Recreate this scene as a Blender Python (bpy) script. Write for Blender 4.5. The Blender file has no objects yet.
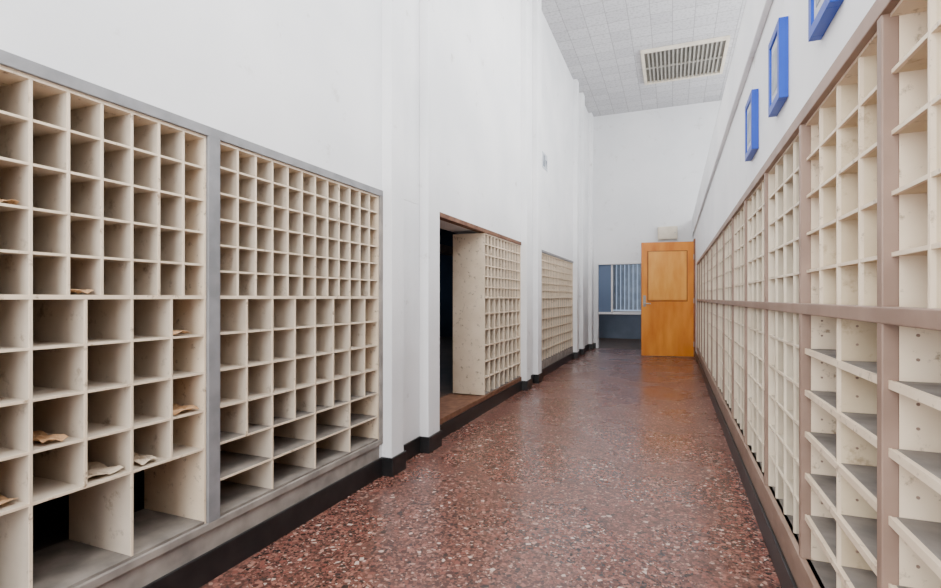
import bpy, math, random
from mathutils import Vector, Matrix
random.seed(4)
scn = bpy.context.scene
H=1.15; AL=1.757; AR=0.4157; CEIL=5.31; YB=11.9; YR=-2.2
MATS={}
def lin(c):
    return tuple((x/12.92 if x<=0.04045 else ((x+0.055)/1.055)**2.4) for x in [v/255 for v in c])+(1,)
def mat(name,c1,c2=None,scale=6,rough=0.6,spec=0.5,metal=0,bump=0,bscale=80,detail=4,lo=0.35,hi=0.65,stretch=None,scuff=None,scs=3.0,sclo=0.60,schi=0.72,scstr=(1,1,1)):
    m=bpy.data.materials.new(name); m.use_nodes=True
    nt=m.node_tree; b=nt.nodes['Principled BSDF']
    b.inputs['Roughness'].default_value=rough; b.inputs['Metallic'].default_value=metal
    b.inputs['Specular IOR Level'].default_value=spec
    tc=nt.nodes.new('ShaderNodeTexCoord'); mp=nt.nodes.new('ShaderNodeMapping')
    nt.links.new(tc.outputs['Object'],mp.inputs['Vector'])
    if stretch: mp.inputs['Scale'].default_value=stretch
    if c2:
        n=nt.nodes.new('ShaderNodeTexNoise'); n.inputs['Scale'].default_value=scale; n.inputs['Detail'].default_value=detail
        r=nt.nodes.new('ShaderNodeValToRGB'); r.color_ramp.elements[0].color=lin(c1); r.color_ramp.elements[1].color=lin(c2)
        r.color_ramp.elements[0].position=lo; r.color_ramp.elements[1].position=hi
        nt.links.new(mp.outputs[0],n.inputs['Vector']); nt.links.new(n.outputs[0],r.inputs[0]); out=r.outputs[0]
        if scuff:   # grime / scuff patches
            mp2=nt.nodes.new('ShaderNodeMapping'); mp2.inputs['Scale'].default_value=scstr; mp2.inputs['Location'].default_value=(3.1,1.7,5.2)
            nt.links.new(tc.outputs['Object'],mp2.inputs['Vector'])
            n3=nt.nodes.new('ShaderNodeTexNoise'); n3.inputs['Scale'].default_value=scs; n3.inputs['Detail'].default_value=9; n3.inputs['Roughness'].default_value=0.7
            nt.links.new(mp2.outputs[0],n3.inputs['Vector'])
            mr=nt.nodes.new('ShaderNodeMapRange'); mr.inputs[1].default_value=sclo; mr.inputs[2].default_value=schi
            nt.links.new(n3.outputs[0],mr.inputs[0])
            mx=nt.nodes.new('ShaderNodeMix'); mx.data_type='RGBA'; mx.inputs[7].default_value=lin(scuff)
            nt.links.new(mr.outputs[0],mx.inputs[0]); nt.links.new(out,mx.inputs[6]); out=mx.outputs[2]
        nt.links.new(out,b.inputs['Base Color'])
    else: b.inputs['Base Color'].default_value=lin(c1)
    if bump:
        n2=nt.nodes.new('ShaderNodeTexNoise'); n2.inputs['Scale'].default_value=bscale
        bp=nt.nodes.new('ShaderNodeBump'); bp.inputs['Strength'].default_value=bump; bp.inputs['Distance'].default_value=0.01
        nt.links.new(mp.outputs[0],n2.inputs['Vector']); nt.links.new(n2.outputs[0],bp.inputs['Height']); nt.links.new(bp.outputs[0],b.inputs['Normal'])
    MATS[name]=m; return m
white=mat('plaster_white',(241,241,242),(230,231,233),1.6,0.7,0.3,bump=0.16,bscale=18,detail=7,scuff=(200,198,195),scs=5,sclo=0.62,schi=0.74)
backw=mat('plaster_back',(230,230,231),(221,222,224),1.2,0.7,0.3,scuff=(205,204,203),scs=4)
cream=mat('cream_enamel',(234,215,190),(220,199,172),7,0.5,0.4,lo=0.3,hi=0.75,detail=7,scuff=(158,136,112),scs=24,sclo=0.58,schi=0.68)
creamshade=mat('cream_inside',(210,196,178),(190,176,159),5,0.65,0.25,lo=0.3,hi=0.7,detail=7,scuff=(148,132,114),scs=14,sclo=0.58,schi=0.72)  # cream darkened to put cell shade into the colour; scuffs are wear
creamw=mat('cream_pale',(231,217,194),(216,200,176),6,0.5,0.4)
creamwshade=mat('cream_pale_inside',(206,193,172),(184,171,150),5,0.6,0.3)  # pale cream with the far cells' shade painted in
rightshade=mat('cream_right_inside',(224,205,174),(200,180,150),5,0.6,0.3,detail=7,scuff=(160,136,106),scs=12,sclo=0.57,schi=0.71)  # right-hand cells: shade painted into the cream, scuffs are wear
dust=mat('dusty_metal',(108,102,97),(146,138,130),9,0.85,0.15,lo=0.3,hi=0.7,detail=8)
greym=mat('grey_metal_trim',(120,120,122),(138,137,139),10,0.45,0.5)
sillm=mat('sill_worn_grey',(122,116,111),(154,146,138),8,0.6,0.4,detail=8)
taupe=mat('taupe_trim',(132,108,94),(150,125,110),6,0.5,0.4)
black=mat('black_rubber',(14,14,16),(30,29,30),12,0.4,0.5)
brown=mat('brown_wood',(96,62,46),(124,88,66),14,0.6,0.3)
wood=mat('door_maple',(200,112,26),(228,148,52),3,0.35,0.5,stretch=(2,2,0.5),detail=8,lo=0.3,hi=0.7)
wood2=mat('door_panel_maple',(222,146,54),(238,172,80),5,0.35,0.5,stretch=(2,2,0.5),detail=8,lo=0.3,hi=0.75)
woodd=mat('door_edge_dark',(124,64,24),(146,80,34),6,0.4,0.5)
steel=mat('brushed_steel',(170,168,165),None,rough=0.3,metal=0.9)
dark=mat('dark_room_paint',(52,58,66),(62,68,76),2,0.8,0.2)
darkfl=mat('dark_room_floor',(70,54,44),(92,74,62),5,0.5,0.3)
blue=mat('blue_frame_lacquer',(0,54,160),(0,64,174),4,0.4,0.4)
matw=mat('picture_mat',(190,194,202),None,rough=0.6)
art=mat('picture_art',(110,118,130),(170,176,182),9,0.6,0.3)
paper=mat('kraft_paper',(216,178,138),(190,148,108),20,0.8,0.1)
paperw=mat('envelope_paper',(222,206,184),(204,184,158),14,0.8,0.1)
beige=mat('beige_box',(222,212,194),(212,202,184),8,0.6,0.3)
grill=mat('louver_grey',(166,162,152),(150,146,136),12,0.5,0.4)
grilld=mat('louver_back',(120,117,110),None,rough=0.8)
blind=mat('blind_vane',(196,205,216),(176,186,200),5,0.6,0.3)
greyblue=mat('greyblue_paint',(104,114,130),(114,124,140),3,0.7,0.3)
# terrazzo
def terrazzo():
    m=bpy.data.materials.new('terrazzo_red'); m.use_nodes=True; nt=m.node_tree; b=nt.nodes['Principled BSDF']
    tc=nt.nodes.new('ShaderNodeTexCoord')
    def layer(S,els,w0,w1):
        v=nt.nodes.new('ShaderNodeTexVoronoi'); v.inputs['Scale'].default_value=S; nt.links.new(tc.outputs['Object'],v.inputs['Vector'])
        sep=nt.nodes.new('ShaderNodeSeparateColor'); nt.links.new(v.outputs['Color'],sep.inputs[0])
        r=nt.nodes.new('ShaderNodeValToRGB'); r.color_ramp.interpolation='CONSTANT'; e=r.color_ramp.elements
        e[0].position=0; e[0].color=lin(els[0][1]); e[1].position=els[1][0]; e[1].color=lin(els[1][1])
        for p,c in els[2:]:
            x=e.new(p); x.color=lin(c)
        nt.links.new(sep.outputs[0],r.inputs[0])
        d=nt.nodes.new('ShaderNodeTexVoronoi'); d.feature='DISTANCE_TO_EDGE'; d.inputs['Scale'].default_value=S; nt.links.new(tc.outputs['Object'],d.inputs['Vector'])
        mr=nt.nodes.new('ShaderNodeMapRange'); mr.inputs[1].default_value=w0; mr.inputs[2].default_value=w1
        nt.links.new(d.outputs['Distance'],mr.inputs[0])
        return sep,r,mr
    s1,r1,m1=layer(92,[(0,(90,58,50)),(0.22,(114,74,64)),(0.45,(132,88,77)),(0.62,(64,45,41)),(0.76,(144,102,90)),(0.87,(46,37,35)),(0.95,(172,146,134))],0.04,0.10)
    s2,r2,m2=layer(48,[(0,(124,74,64)),(0.25,(144,97,85)),(0.5,(76,47,42)),(0.7,(48,38,36)),(0.87,(164,128,114)),(0.95,(190,168,156))],0.06,0.12)
    mx=nt.nodes.new('ShaderNodeMix'); mx.data_type='RGBA'; mx.inputs[6].default_value=lin((92,61,53))
    nt.links.new(m1.outputs[0],mx.inputs[0]); nt.links.new(r1.outputs[0],mx.inputs[7])
    gt=nt.nodes.new('ShaderNodeMath'); gt.operation='GREATER_THAN'; gt.inputs[1].default_value=0.58; nt.links.new(s2.outputs[1],gt.inputs[0])
    mul=nt.nodes.new('ShaderNodeMath'); mul.operation='MULTIPLY'; nt.links.new(gt.outputs[0],mul.inputs[0]); nt.links.new(m2.outputs[0],mul.inputs[1])
    mx2=nt.nodes.new('ShaderNodeMix'); mx2.data_type='RGBA'
    nt.links.new(mul.outputs[0],mx2.inputs[0]); nt.links.new(mx.outputs[2],mx2.inputs[6]); nt.links.new(r2.outputs[0],mx2.inputs[7])
    n=nt.nodes.new('ShaderNodeTexNoise'); n.inputs['Scale'].default_value=1.3; n.inputs['Detail'].default_value=6
    nt.links.new(tc.outputs['Object'],n.inputs['Vector'])
    mr=nt.nodes.new('ShaderNodeMapRange'); mr.inputs[1].default_value=0.3; mr.inputs[2].default_value=0.7; mr.inputs[3].default_value=0.20; mr.inputs[4].default_value=0.34
    nt.links.new(n.outputs[0],mr.inputs[0]); nt.links.new(mr.outputs[0],b.inputs['Roughness'])
    nt.links.new(mx2.outputs[2],b.inputs['Base Color'])
    b.inputs['Specular IOR Level'].default_value=0.45
    return m
terr=terrazzo()
def ceilmat():
    m=bpy.data.materials.new('acoustic_tile'); m.use_nodes=True; nt=m.node_tree; b=nt.nodes['Principled BSDF']
    b.inputs['Roughness'].default_value=0.9
    tc=nt.nodes.new('ShaderNodeTexCoord')
    br=nt.nodes.new('ShaderNodeTexBrick'); br.offset=0; br.inputs['Scale'].default_value=1.0
    br.inputs['Brick Width'].default_value=0.305; br.inputs['Row Height'].default_value=0.305
    br.inputs['Mortar Size'].default_value=0.006; br.inputs['Color1'].default_value=lin((202,201,203)); br.inputs['Color2'].default_value=lin((189,188,191))
    br.inputs['Mortar'].default_value=lin((160,159,160))
    nt.links.new(tc.outputs['Object'],br.inputs['Vector'])
    n=nt.nodes.new('ShaderNodeTexNoise'); n.inputs['Scale'].default_value=26; n.inputs['Detail'].default_value=5
    nt.links.new(tc.outputs['Object'],n.inputs['Vector'])
    mr=nt.nodes.new('ShaderNodeMapRange'); mr.inputs[1].default_value=0.38; mr.inputs[2].default_value=0.5; mr.inputs[3].default_value=0.78; mr.inputs[4].default_value=1
    nt.links.new(n.outputs[0],mr.inputs[0])
    mx=nt.nodes.new('ShaderNodeVectorMath'); mx.operation='SCALE'
    nt.links.new(br.outputs[0],mx.inputs[0]); nt.links.new(mr.outputs[0],mx.inputs['Scale']); nt.links.new(mx.outputs[0],b.inputs['Base Color'])
    return m
tile=ceilmat()
def emis(name,c,s):
    m=bpy.data.materials.new(name); m.use_nodes=True; b=m.node_tree.nodes['Principled BSDF']
    b.inputs['Base Color'].default_value=lin(c); b.inputs['Emission Color'].default_value=lin(c); b.inputs['Emission Strength'].default_value=s
    return m
glowglass=emis('daylit_glass',(215,228,240),1.6)  # glow for the added, unseen windows
dimglass=emis('dim_glass',(170,188,210),0.9)
nightglass=emis('shaded_glass',(76,94,122),0.15)
bluglass=emis('dim_daylit_glass',(120,150,185),0.9)

class MB:
    def __init__(s,name): s.name=name; s.v=[]; s.f=[]; s.mi=[]; s.mats=[]
    def m(s,mt):
        if mt not in s.mats: s.mats.append(mt)
        return s.mats.index(mt)
    def box(s,x0,x1,y0,y1,z0,z1,mt):
        if x0>x1:x0,x1=x1,x0
        if y0>y1:y0,y1=y1,y0
        i=len(s.v); k=s.m(mt)
        s.v+=[(x0,y0,z0),(x1,y0,z0),(x1,y1,z0),(x0,y1,z0),(x0,y0,z1),(x1,y0,z1),(x1,y1,z1),(x0,y1,z1)]
        for q in [(0,3,2,1),(4,5,6,7),(0,1,5,4),(1,2,6,5),(2,3,7,6),(3,0,4,7)]:
            s.f.append(tuple(i+a for a in q)); s.mi.append(k)
    def quad(s,pts,mt):
        i=len(s.v); s.v+=pts; s.f.append(tuple(range(i,i+len(pts)))); s.mi.append(s.m(mt))
    def cyl(s,p0,p1,r,mt,n=14):
        p0=Vector(p0);p1=Vector(p1); ax=(p1-p0).normalized(); a=ax.orthogonal().normalized(); b=ax.cross(a); i=len(s.v); k=s.m(mt)
        for p in (p0,p1):
            for j in range(n):
                t=2*math.pi*j/n; s.v.append(tuple(p+r*(a*math.cos(t)+b*math.sin(t))))
        for j in range(n):
            s.f.append((i+j,i+(j+1)%n,i+n+(j+1)%n,i+n+j)); s.mi.append(k)
        s.f.append(tuple(i+j for j in reversed(range(n)))); s.mi.append(k)
        s.f.append(tuple(i+n+j for j in range(n))); s.mi.append(k)
    def done(s,bevel=0,xf=None):
        me=bpy.data.meshes.new(s.name); me.from_pydata(s.v,[],s.f)
        for mt in s.mats: me.materials.append(mt)
        me.polygons.foreach_set('material_index',s.mi); me.update()
        o=bpy.data.objects.new(s.name,me); scn.collection.objects.link(o)
        if xf is not None: o.matrix_world=xf
        if bevel:
            b=o.modifiers.new('bev','BEVEL'); b.width=bevel; b.segments=2; b.limit_method='ANGLE'
        return o
# ---------------- shell ----------------
b=MB('floor'); b.box(-AL-0.0,1.6,YR,YB,-0.1,0,terr); b.done()
b=MB('ceiling'); b.box(-2.2,2.5,YR,YB+0.12,CEIL,CEIL+0.1,tile); b.done()
TL=1.842
b=MB('wall_left')
b.box(-2.15,-AL,YR,YB,TL,CEIL,white)
for y0,y1 in [(YR,-0.32),(2.835,3.60),(6.125,6.92),(9.70,YB)]:
    b.box(-2.15,-AL,y0,y1,0,TL,white)
for y0,y1 in [(-0.32,2.835),(6.92,9.70)]:
    b.box(-2.15,-AL,y0,y1,0,0.225,sillm)
b.box(-2.15,-AL,3.60,6.125,0,0.16,brown)
PIL=[(2.86,3.02),(3.39,3.59),(6.13,6.33),(6.70,6.90),(9.72,9.92),(10.4,10.62),(11.6,11.9)]
P=0.075
for y0,y1 in PIL: b.box(-AL,-AL+P,y0,y1,0,CEIL,white)
b.done(0.004)
b=MB('baseboard_left'); BT=0.12
def bb(y0,y1,x): b.box(-AL,x,y0,y1,0,BT,black)
ys=YR
for y0,y1 in PIL:
    bb(ys,y0-0.012,-AL+0.014); bb(y0-0.012,y1+0.012,-AL+P+0.014); ys=y1+0.012
b.done(0.003)
# trims left
b=MB('trim_left_top'); b.box(-AL-0.02,-AL+0.012,-0.32,2.86,TL-0.036,TL+0.004,greym); b.done(0.002)
b=MB('trim_left_far'); b.box(-AL-0.02,-AL+0.01,6.92,9.7,TL-0.03,TL+0.004,greym); b.done(0.002)
b=MB('trim_opening'); b.box(-AL-0.06,-AL+0.01,3.60,6.12,TL-0.035,TL+0.004,brown)
b.box(-AL-0.04,-AL+0.012,3.60,6.12,0.125,0.17,brown); b.done(0.002)
b=MB('trim_left_post'); b.box(-AL-0.03,-AL+0.012,1.524,1.582,0.236,TL-0.03,greym); b.done(0.003)
b=MB('trim_left_sill'); b.box(-AL-0.35,-AL+0.012,-0.32,2.86,0.205,0.236,sillm); b.done(0.003)
b=MB('trim_left_end'); b.box(-AL-0.03,-AL+0.012,2.825,2.86,0.236,TL-0.03,sillm); b.done(0.002)

def bank(name,xf,sgn,y0,y1,ncu,nru,ncl,nrl,ztop,zmid,zlow,zbot,c,ci,nbot=0,openback=False,midshelf=False,depth=0.35,t=0.008,bdust=dust,shelfdust=None,midth=0.014,lip=0.007,dustz=1):
    """xf: front X. sgn: direction the cabinet goes into the wall. c = lip paint, ci = inside paint"""
    b=MB(name); xb=xf+sgn*(depth-0.006); ya=y0+t; yb=y1-t
    L=xf+sgn*lip
    def vert(y,za,zb_,off):
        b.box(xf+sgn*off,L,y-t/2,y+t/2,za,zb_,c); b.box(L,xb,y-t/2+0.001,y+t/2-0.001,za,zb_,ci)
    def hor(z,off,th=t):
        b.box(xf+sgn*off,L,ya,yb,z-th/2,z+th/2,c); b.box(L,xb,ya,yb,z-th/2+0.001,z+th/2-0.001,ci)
    xe=xf+sgn*depth
    b.box(xf,xe,y0,ya,zbot,ztop,c); b.box(xf,xe,yb,y1,zbot,ztop,c)
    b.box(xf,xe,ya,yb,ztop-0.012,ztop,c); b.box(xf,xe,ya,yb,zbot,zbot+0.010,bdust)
    zb=zlow if (openback and nbot) else zbot+0.01
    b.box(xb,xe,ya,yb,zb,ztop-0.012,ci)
    hor(zmid,0,midth)
    pu=(y1-y0)/ncu
    for i in range(1,ncu): vert(y0+i*pu,zmid+midth/2,ztop-0.012,0.001)
    ru=(ztop-zmid)/nru
    for j in range(1,nru): hor(zmid+j*ru,0.002)
    pl=(y1-y0)/ncl
    for i in range(1,ncl): vert(y0+i*pl,zlow+0.001,zmid-midth/2,0.001)
    rl=(zmid-zlow)/nrl
    for j in range(1,nrl+ (1 if nbot else 0)):
        z=zmid-j*rl
        hor(z,0.002)
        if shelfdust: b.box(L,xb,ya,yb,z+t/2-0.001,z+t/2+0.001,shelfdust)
    if nbot:
        pb=(y1-y0)/nbot
        for i in range(1,nbot): vert(y0+i*pb,zbot+0.01,zlow-t/2,0.001)
        if midshelf:
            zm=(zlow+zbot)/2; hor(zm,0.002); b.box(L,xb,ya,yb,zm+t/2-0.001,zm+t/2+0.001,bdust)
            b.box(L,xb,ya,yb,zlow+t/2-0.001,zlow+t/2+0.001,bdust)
    return b
XF=-AL
bank('mail_cubby_bank',XF,-1,-0.293,1.522,18,5,12,4,TL-0.036,1.153,0.54,0.237,cream,creamshade,nbot=6,openback=True).done()
bank('mail_cubby_bank',XF,-1,1.583,2.825,12,6,8,4,TL-0.036,1.153,0.54,0.237,cream,creamshade,nbot=4,midshelf=True).done()
bank('mail_cubby_bank',XF,-1,4.815,6.12,12,6,8,6,TL-0.036,1.153,0.18,0.171,cream,creamshade,lip=0.012,t=0.011).done()
bank('mail_cubby_bank',XF,-1,6.925,9.695,24,6,16,6,TL-0.036,1.153,0.24,0.227,cream,creamshade,lip=0.012,t=0.012).done()
# ---------------- right side ----------------
TR=1.785
b=MB('wall_right')
b.box(AR,0.80,YR,9.99,TR,2.81,white)
b.box(AR,0.80,9.99,10.86,0,2.81,white)
b.box(AR,0.80,10.86,11.86,2.27,2.81,white)
b.box(AR,0.80,11.86,YB,0,2.81,white)
b.box(0.745,0.80,YR,9.99,0,TR,white)
b.box(AR,0.745,YR,9.99,0,0.25,taupe)
b.box(AR,0.80,YR,-1.60,0.25,TR,white)
b.box(0.80,2.4,YR,YB,2.65,2.81,white)
b.box(2.4,2.5,YR,YB,2.65,3.3,white); b.box(2.4,2.5,YR,YB,4.9,CEIL,white)
yy=YR
for k in range(5):
    y0=-1.4+k*2.6
    b.box(2.4,2.5,yy,y0,3.3,4.9,white); yy=y0+1.9
b.box(2.4,2.5,yy,YB,3.3,4.9,white)
b.done(0.003)
for k in range(5):
    y0=-1.4+k*2.6
    w=MB('window_%d'%(k+1))  # unseen clerestory windows, added to bring in soft light
    w.box(2.40,2.47,y0,y0+0.05,3.3,4.9,greym); w.box(2.40,2.47,y0+1.85,y0+1.9,3.3,4.9,greym)
    w.box(2.40,2.47,y0,y0+1.9,3.3,3.35,greym); w.box(2.40,2.47,y0,y0+1.9,4.85,4.9,greym)
    w.box(2.42,2.45,y0+0.93,y0+0.97,3.3,4.9,greym); w.box(2.42,2.45,y0,y0+1.9,4.08,4.12,greym)
    w.box(2.455,2.465,y0+0.03,y0+1.87,3.33,4.87,glowglass); w.done()
b=MB('trim_right_cornice'); b.box(AR-0.03,AR+0.0,YR,YB,2.47,2.83,white); b.box(AR-0.03,0.6,YR,YB,2.81,2.83,white); b.done(0.006)
b=MB('baseboard_right'); b.box(AR-0.014,AR,YR,10.80,0,BT,black); b.done(0.003)
b=MB('trim_right_top'); b.box(AR-0.014,AR+0.02,-1.6,9.99,TR-0.045,TR,taupe); b.done(0.003)
b=MB('trim_right_mid'); b.box(AR-0.012,AR+0.02,-1.6,9.99,1.096,1.132,taupe); b.done(0.003)
b=MB('trim_right_sill'); b.box(AR-0.014,AR+0.02,-1.6,9.99,0.215,0.266,taupe); b.done(0.003)
b=MB('trim_right_posts')
PY=[1.316+0.72*k for k in range(-4,13)]
for y in PY:
    hw=0.014 if y<2.5 else 0.010
    b.box(AR-0.011,AR+0.02,max(y-hw,-1.6),y+hw,0.25,TR-0.04,taupe)
b.done(0.003)
for k in range(len(PY)-1):
    y0=PY[k]+0.004; y1=PY[k+1]-0.004
    near = k<5
    bb_=bank('mail_cubby_bank',AR+0.004,1,y0,y1,4,5,(2 if near else 4),6,TR-0.04,1.114,0.27,0.256,(cream if near else creamw),(rightshade if near else creamwshade),depth=0.32,t=0.009,shelfdust=(dust if near else None),lip=0.010,bdust=dust)
    if near:
        pl=(y1-y0)/2; rl=(1.114-0.27)/6
        for i in (1,2):
            yb=y0+i*pl-(0.0045 if i==1 else 0.009)
            for j in range(6):
                z=0.27+rl*(j+0.5)
                for dx in (0.05,0.27):
                    for dz in (-0.02,0.03):
                        bb_.cyl((AR+dx,yb+0.001,z+dz),(AR+dx,yb-0.002,z+dz),0.0035,taupe,8)
        for j in range(1,6):
            z=1.114-j*rl
            bb_.box(AR+0.001,AR+0.006,y0+0.01,y1-0.01,z-0.012,z+0.006,cream)
    bb_.done()
# picture frames
for y0,w in ((1.585,0.225),(2.27,0.235),(3.00,0.265)):
    z0=1.925; z1=2.235; f=MB('picture_frame'); x0=AR-0.034; x1=AR-0.001; t=0.032
    f.box(x0,x1,y0,y0+t,z0,z1,blue); f.box(x0,x1,y0+w-t,y0+w,z0,z1,blue)
    f.box(x0,x1,y0+t,y0+w-t,z0,z0+t,blue); f.box(x0,x1,y0+t,y0+w-t,z1-t,z1,blue)
    f.box(x0+0.008,x1,y0+t,y0+w-t,z0+t,z1-t,matw)
    f.box(x0+0.006,x0+0.008,y0+0.06,y0+w-0.06,z0+0.07,z1-0.07,art); f.done(0.002)
# ---------------- back wall ----------------
b=MB('wall_back')
OX0,OX1,OZ=-1.60,0.30,1.93
b.box(-2.2,OX0,YB,YB+0.12,0,CEIL,backw); b.box(OX1,2.5,YB,YB+0.12,0,CEIL,backw); b.box(OX0,OX1,YB,YB+0.12,OZ,CEIL,backw); b.done()
b=MB('baseboard_back'); b.box(-AL+P,OX0-0.03,YB-0.014,YB,0,BT,black); b.done()
b=MB('trim_back_opening')
b.box(OX0-0.03,OX0+0.02,YB-0.02,YB+0.13,0,OZ+0.03,backw); b.box(OX0,OX1,YB-0.02,YB+0.13,OZ-0.02,OZ+0.03,backw); b.box(OX1-0.02,OX1+0.03,YB-0.02,YB+0.13,0,OZ+0.03,backw)
b.box(-1.30,-1.26,YB+0.03,YB+0.09,0.80,OZ-0.02,backw); b.box(OX0+0.02,OX1-0.02,YB+0.03,YB+0.09,0.78,0.83,backw); b.done(0.003)
b=MB('window_side_pane'); 
b.box(OX0+0.02,-1.28,YB+0.05,YB+0.07,0.83,OZ-0.02,nightglass); b.done()
b=MB('wall_back_room')
YF=15.0
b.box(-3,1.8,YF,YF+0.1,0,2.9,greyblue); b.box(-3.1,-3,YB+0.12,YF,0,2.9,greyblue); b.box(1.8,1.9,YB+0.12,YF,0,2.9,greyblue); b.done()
b=MB('ceiling_back_room'); b.box(-3.1,1.9,YB+0.12,YF+0.1,2.9,3.0,backw); b.done()
b=MB('floor_back_room'); b.box(-3.1,1.9,YB,YF+0.1,-0.1,0.0,darkfl); b.done()
b=MB('window_back_room')
b.box(-2.2,-0.2,YF-0.02,YF-0.005,0.78,2.2,dimglass)
for x in (-2.22,-1.66,-0.2): b.box(x,x+0.05,YF-0.06,YF-0.02,0.74,2.24,backw)
b.box(-2.2,-0.2,YF-0.06,YF-0.02,0.74,0.79,backw); b.box(-2.2,-0.2,YF-0.06,YF-0.02,2.19,2.24,backw)
b.done()
b=MB('vertical_blinds')
b.box(-1.6,-0.22,YF-0.17,YF-0.12,2.14,2.19,backw)
x=-1.58
while x<-0.25:
    b.quad([(x,YF-0.08,0.82),(x+0.10,YF-0.14,0.82),(x+0.10,YF-0.14,2.14),(x,YF-0.08,2.14)],blind); x+=0.112
b.done()
b=MB('junction_box'); b.box(-0.3,0.1,YB-0.09,YB-0.001,2.42,2.70,beige); b.box(-0.28,0.08,YB-0.098,YB-0.09,2.44,2.68,beige); b.cyl((0.05,YB-0.098,2.56),(0.05,YB-0.106,2.56),0.012,steel); b.done(0.004)
b=MB('trim_door_frame')
b.box(AR-0.03,0.80,10.86,10.91,0,2.31,woodd); b.box(AR-0.03,0.80,11.81,11.86,0,2.31,woodd); b.box(AR-0.03,0.80,10.91,11.81,2.26,2.31,woodd); b.done(0.003)
b=MB('wall_side_room'); b.box(1.5,1.6,9.9,YB,0,2.65,greyblue); b.box(0.80,1.6,9.8,9.9,0,2.65,greyblue); b.done()
W=0.97; HD=2.25
d=MB('door_1')
d.box(-W,0,-0.022,0.022,0.008,HD,wood)
d.box(-W-0.002,-W,-0.022,0.022,0.008,HD,woodd)
zs0,zs1=1.10,2.08
d.box(-W+0.13,-0.13,-0.034,-0.022,zs0+0.015,zs1-0.015,wood2)
q=0.018
for (x0,x1,z0,z1) in [(-W+0.112,-W+0.112+q,zs0,zs1),(-0.112-q,-0.112,zs0,zs1),(-W+0.112,-0.112,zs0-q,zs0),(-W+0.112,-0.112,zs1-q,zs1)]:
    d.box(x0,x1,-0.028,-0.022,z0,z1,woodd)
d.box(-W+0.03,-W+0.085,-0.026,-0.022,0.98,1.2,steel)
d.cyl((-W+0.057,-0.022,1.04),(-W+0.057,-0.075,1.04),0.012,steel); d.cyl((-W+0.057,-0.07,1.04),(-W+0.17,-0.07,1.04),0.010,steel)
d.cyl((-W+0.057,-0.022,1.15),(-W+0.057,-0.04,1.15),0.02,steel)
for z in (0.25,1.1,1.95): d.cyl((0.004,-0.024,z-0.05),(0.004,-0.024,z+0.05),0.009,steel,10)
d.done(0.002,Matrix.Translation((0.378,10.83,0))@Matrix.Rotation(math.radians(10),4,'Z'))
def fixture(x0,x1,y0,y1):
    g=MB('ceiling_louver_light'); z1=CEIL-0.001; z0=CEIL-0.05; t=0.05
    g.box(x0,x1,y0,y0+t,z0,z1,beige); g.box(x0,x1,y1-t,y1,z0,z1,beige); g.box(x0,x0+t,y0+t,y1-t,z0,z1,beige); g.box(x1-t,x1,y0+t,y1-t,z0,z1,beige)
    g.box(x0+t,x1-t,y0+t,y1-t,z1-0.008,z1,grilld)
    n=19
    for i in range(1,n):
        x=x0+t+(x1-x0-2*t)*i/n; g.box(x-0.013,x+0.013,y0+t,y1-t,z0+0.01,z0+0.03,grill)
    y=(y0+y1)/2; g.box(x0+t,x1-t,y-0.01,y+0.01,z0+0.006,z0+0.034,grill)
    g.done()
fixture(-0.5,0.85,9.0,10.38); fixture(-0.5,0.85,4.6,5.98); fixture(-0.5,0.85,0.2,1.58)  # last two fixtures are out of view, added for downlight
n=MB('wall_notice'); n.box(-AL,-AL+0.006,7.25,7.55,3.05,3.28,matw)
n.box(-AL+0.006,-AL+0.008,7.28,7.40,3.08,3.25,art); n.box(-AL+0.006,-AL+0.008,7.43,7.52,3.08,3.2,art); n.done()
# ---------------- dark adjoining room ----------------
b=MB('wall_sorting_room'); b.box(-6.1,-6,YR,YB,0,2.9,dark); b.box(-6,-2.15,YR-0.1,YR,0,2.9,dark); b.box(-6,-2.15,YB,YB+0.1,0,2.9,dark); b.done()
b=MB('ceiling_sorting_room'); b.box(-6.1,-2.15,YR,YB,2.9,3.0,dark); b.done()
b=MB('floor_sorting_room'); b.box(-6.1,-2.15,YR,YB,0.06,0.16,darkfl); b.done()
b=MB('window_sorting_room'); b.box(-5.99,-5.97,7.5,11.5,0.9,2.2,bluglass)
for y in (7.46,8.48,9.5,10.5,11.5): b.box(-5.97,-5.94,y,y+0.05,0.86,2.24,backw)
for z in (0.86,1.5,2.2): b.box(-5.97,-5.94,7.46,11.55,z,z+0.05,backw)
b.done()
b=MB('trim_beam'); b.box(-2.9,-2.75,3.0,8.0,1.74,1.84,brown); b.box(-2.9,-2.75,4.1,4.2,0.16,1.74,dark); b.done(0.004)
def sheet(y,z,x,w=0.078,l=0.17,a=0,mt=paper):
    p=MB('crumpled_paper'); N=8; k=p.m(mt)
    for i in range(N+1):
        for j in range(N+1):
            p.v.append((x-l*i/N, y-w/2+w*j/N+0.003*math.sin(i*1.3), z+0.003+0.014*abs(math.sin(i*0.7+j*0.4+a))+random.uniform(0,0.002)))
    for i in range(N):
        for j in range(N):
            q=i*(N+1)+j; p.f.append((q,q+1,q+N+2,q+N+1)); p.mi.append(k)
    o=p.done(); s=o.modifiers.new('sol','SOLIDIFY'); s.thickness=0.0015
RL=(1.153-0.54)/4; RU=(TL-0.036-1.153)/5
PLp=1.815/12; cy=lambda i: 1.522-PLp*(i+0.5)
for i,(y,z,w,mt) in enumerate([(cy(0),1.153-3*RL,0.11,paper),(cy(2),1.153-4*RL,0.12,paperw),(0.865,1.153+2*RU,0.078,paper),(cy(0)-0.02,1.153-RL,0.08,paper),
    (1.068,1.156,0.075,paper),(cy(4),1.153-4*RL,0.12,paper),(cy(1),1.153-4*RL,0.07,paperw),(cy(3),1.153-3*RL,0.07,paper)]):
    sheet(y,z+0.005,XF-0.012-0.01*(i%3),a=i,w=w,mt=mt,l=0.17+0.03*(i%2))
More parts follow.
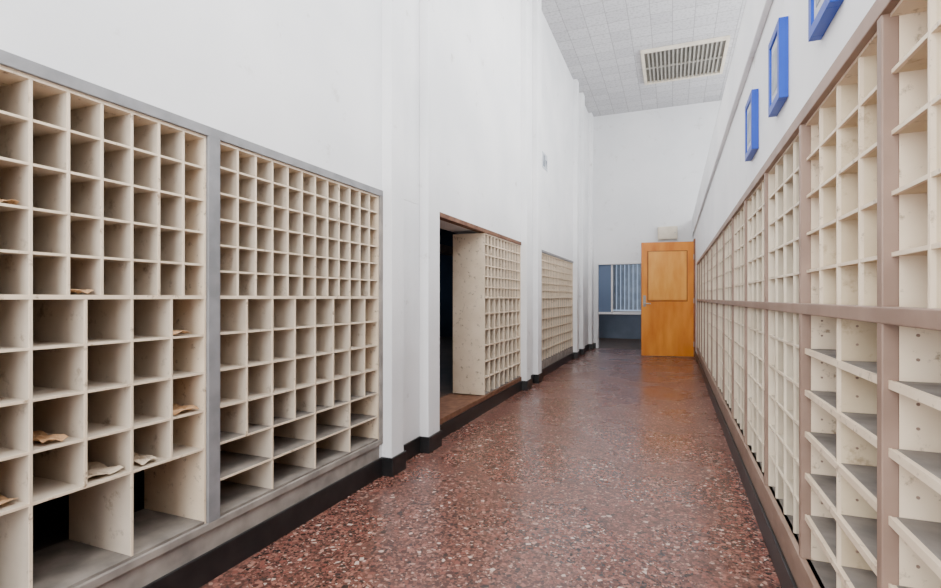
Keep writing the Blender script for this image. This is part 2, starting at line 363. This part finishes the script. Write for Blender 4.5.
# ---------------- rear wall behind camera ----------------
b=MB('wall_rear'); b.box(-2.2,-1.5,YR-0.1,YR,0,CEIL,white); b.box(0.2,2.5,YR-0.1,YR,0,CEIL,white); b.box(-1.5,0.2,YR-0.1,YR,4.4,CEIL,white); b.box(-1.5,0.2,YR-0.1,YR,0,0.5,white); b.done()
b=MB('window_rear')  # window added behind the camera as a light source
b.box(-1.5,0.2,YR-0.06,YR-0.05,0.5,4.4,glowglass)
for x in (-1.5,-0.67,0.15): b.box(x,x+0.05,YR-0.05,YR,0.5,4.4,greym)
for z in (0.5,2.4,4.35): b.box(-1.5,0.2,YR-0.05,YR,z,z+0.05,greym)
b.done()
# ---------------- lights ----------------
def area(name,loc,rot,sx,sy,e,col=(1,1,1)):
    l=bpy.data.lights.new(name,'AREA'); l.shape='RECTANGLE'; l.size=sx; l.size_y=sy; l.energy=e; l.color=col
    o=bpy.data.objects.new(name,l); scn.collection.objects.link(o); o.location=loc; o.rotation_euler=rot; return o
R=math.radians
area('daylight_rear',(-0.65,YR+0.03,2.4),(R(90),0,0),1.6,3.8,185,(1,0.985,0.96))  # added fill at the unseen rear window
for k in range(5):
    y=-0.45+k*2.6
    area('daylight_clerestory',(2.36,y,4.1),(0,R(90),0),1.5,1.8,68,(1,0.99,0.98))  # added fill in front of each unseen clerestory window
for y in (0.89,5.29): area('ceiling_lamp',(0.175,y,CEIL-0.06),(0,0,0),1.2,1.2,118,(1,0.98,0.95))  # added downlight under the two out-of-view fixtures
area('back_room_lamp',(-0.6,13.4,2.85),(0,0,0),1.2,1.2,24,(0.92,0.96,1))
area('sorting_room_lamp',(-4.5,8.0,2.85),(0,0,0),0.8,0.8,12,(0.7,0.85,1))
w=bpy.data.worlds.new('sky'); scn.world=w; w.use_nodes=True; w.node_tree.nodes['Background'].inputs[0].default_value=(0.8,0.9,1,1); w.node_tree.nodes['Background'].inputs[1].default_value=1
c=bpy.data.cameras.new('camera'); co=bpy.data.objects.new('camera',c); scn.collection.objects.link(co)
c.sensor_width=36; c.lens=509/941*36; c.shift_y=4/941; c.clip_start=0.02
co.location=(0,0,H); co.rotation_euler=(R(90),0,R(21.65)); scn.camera=co
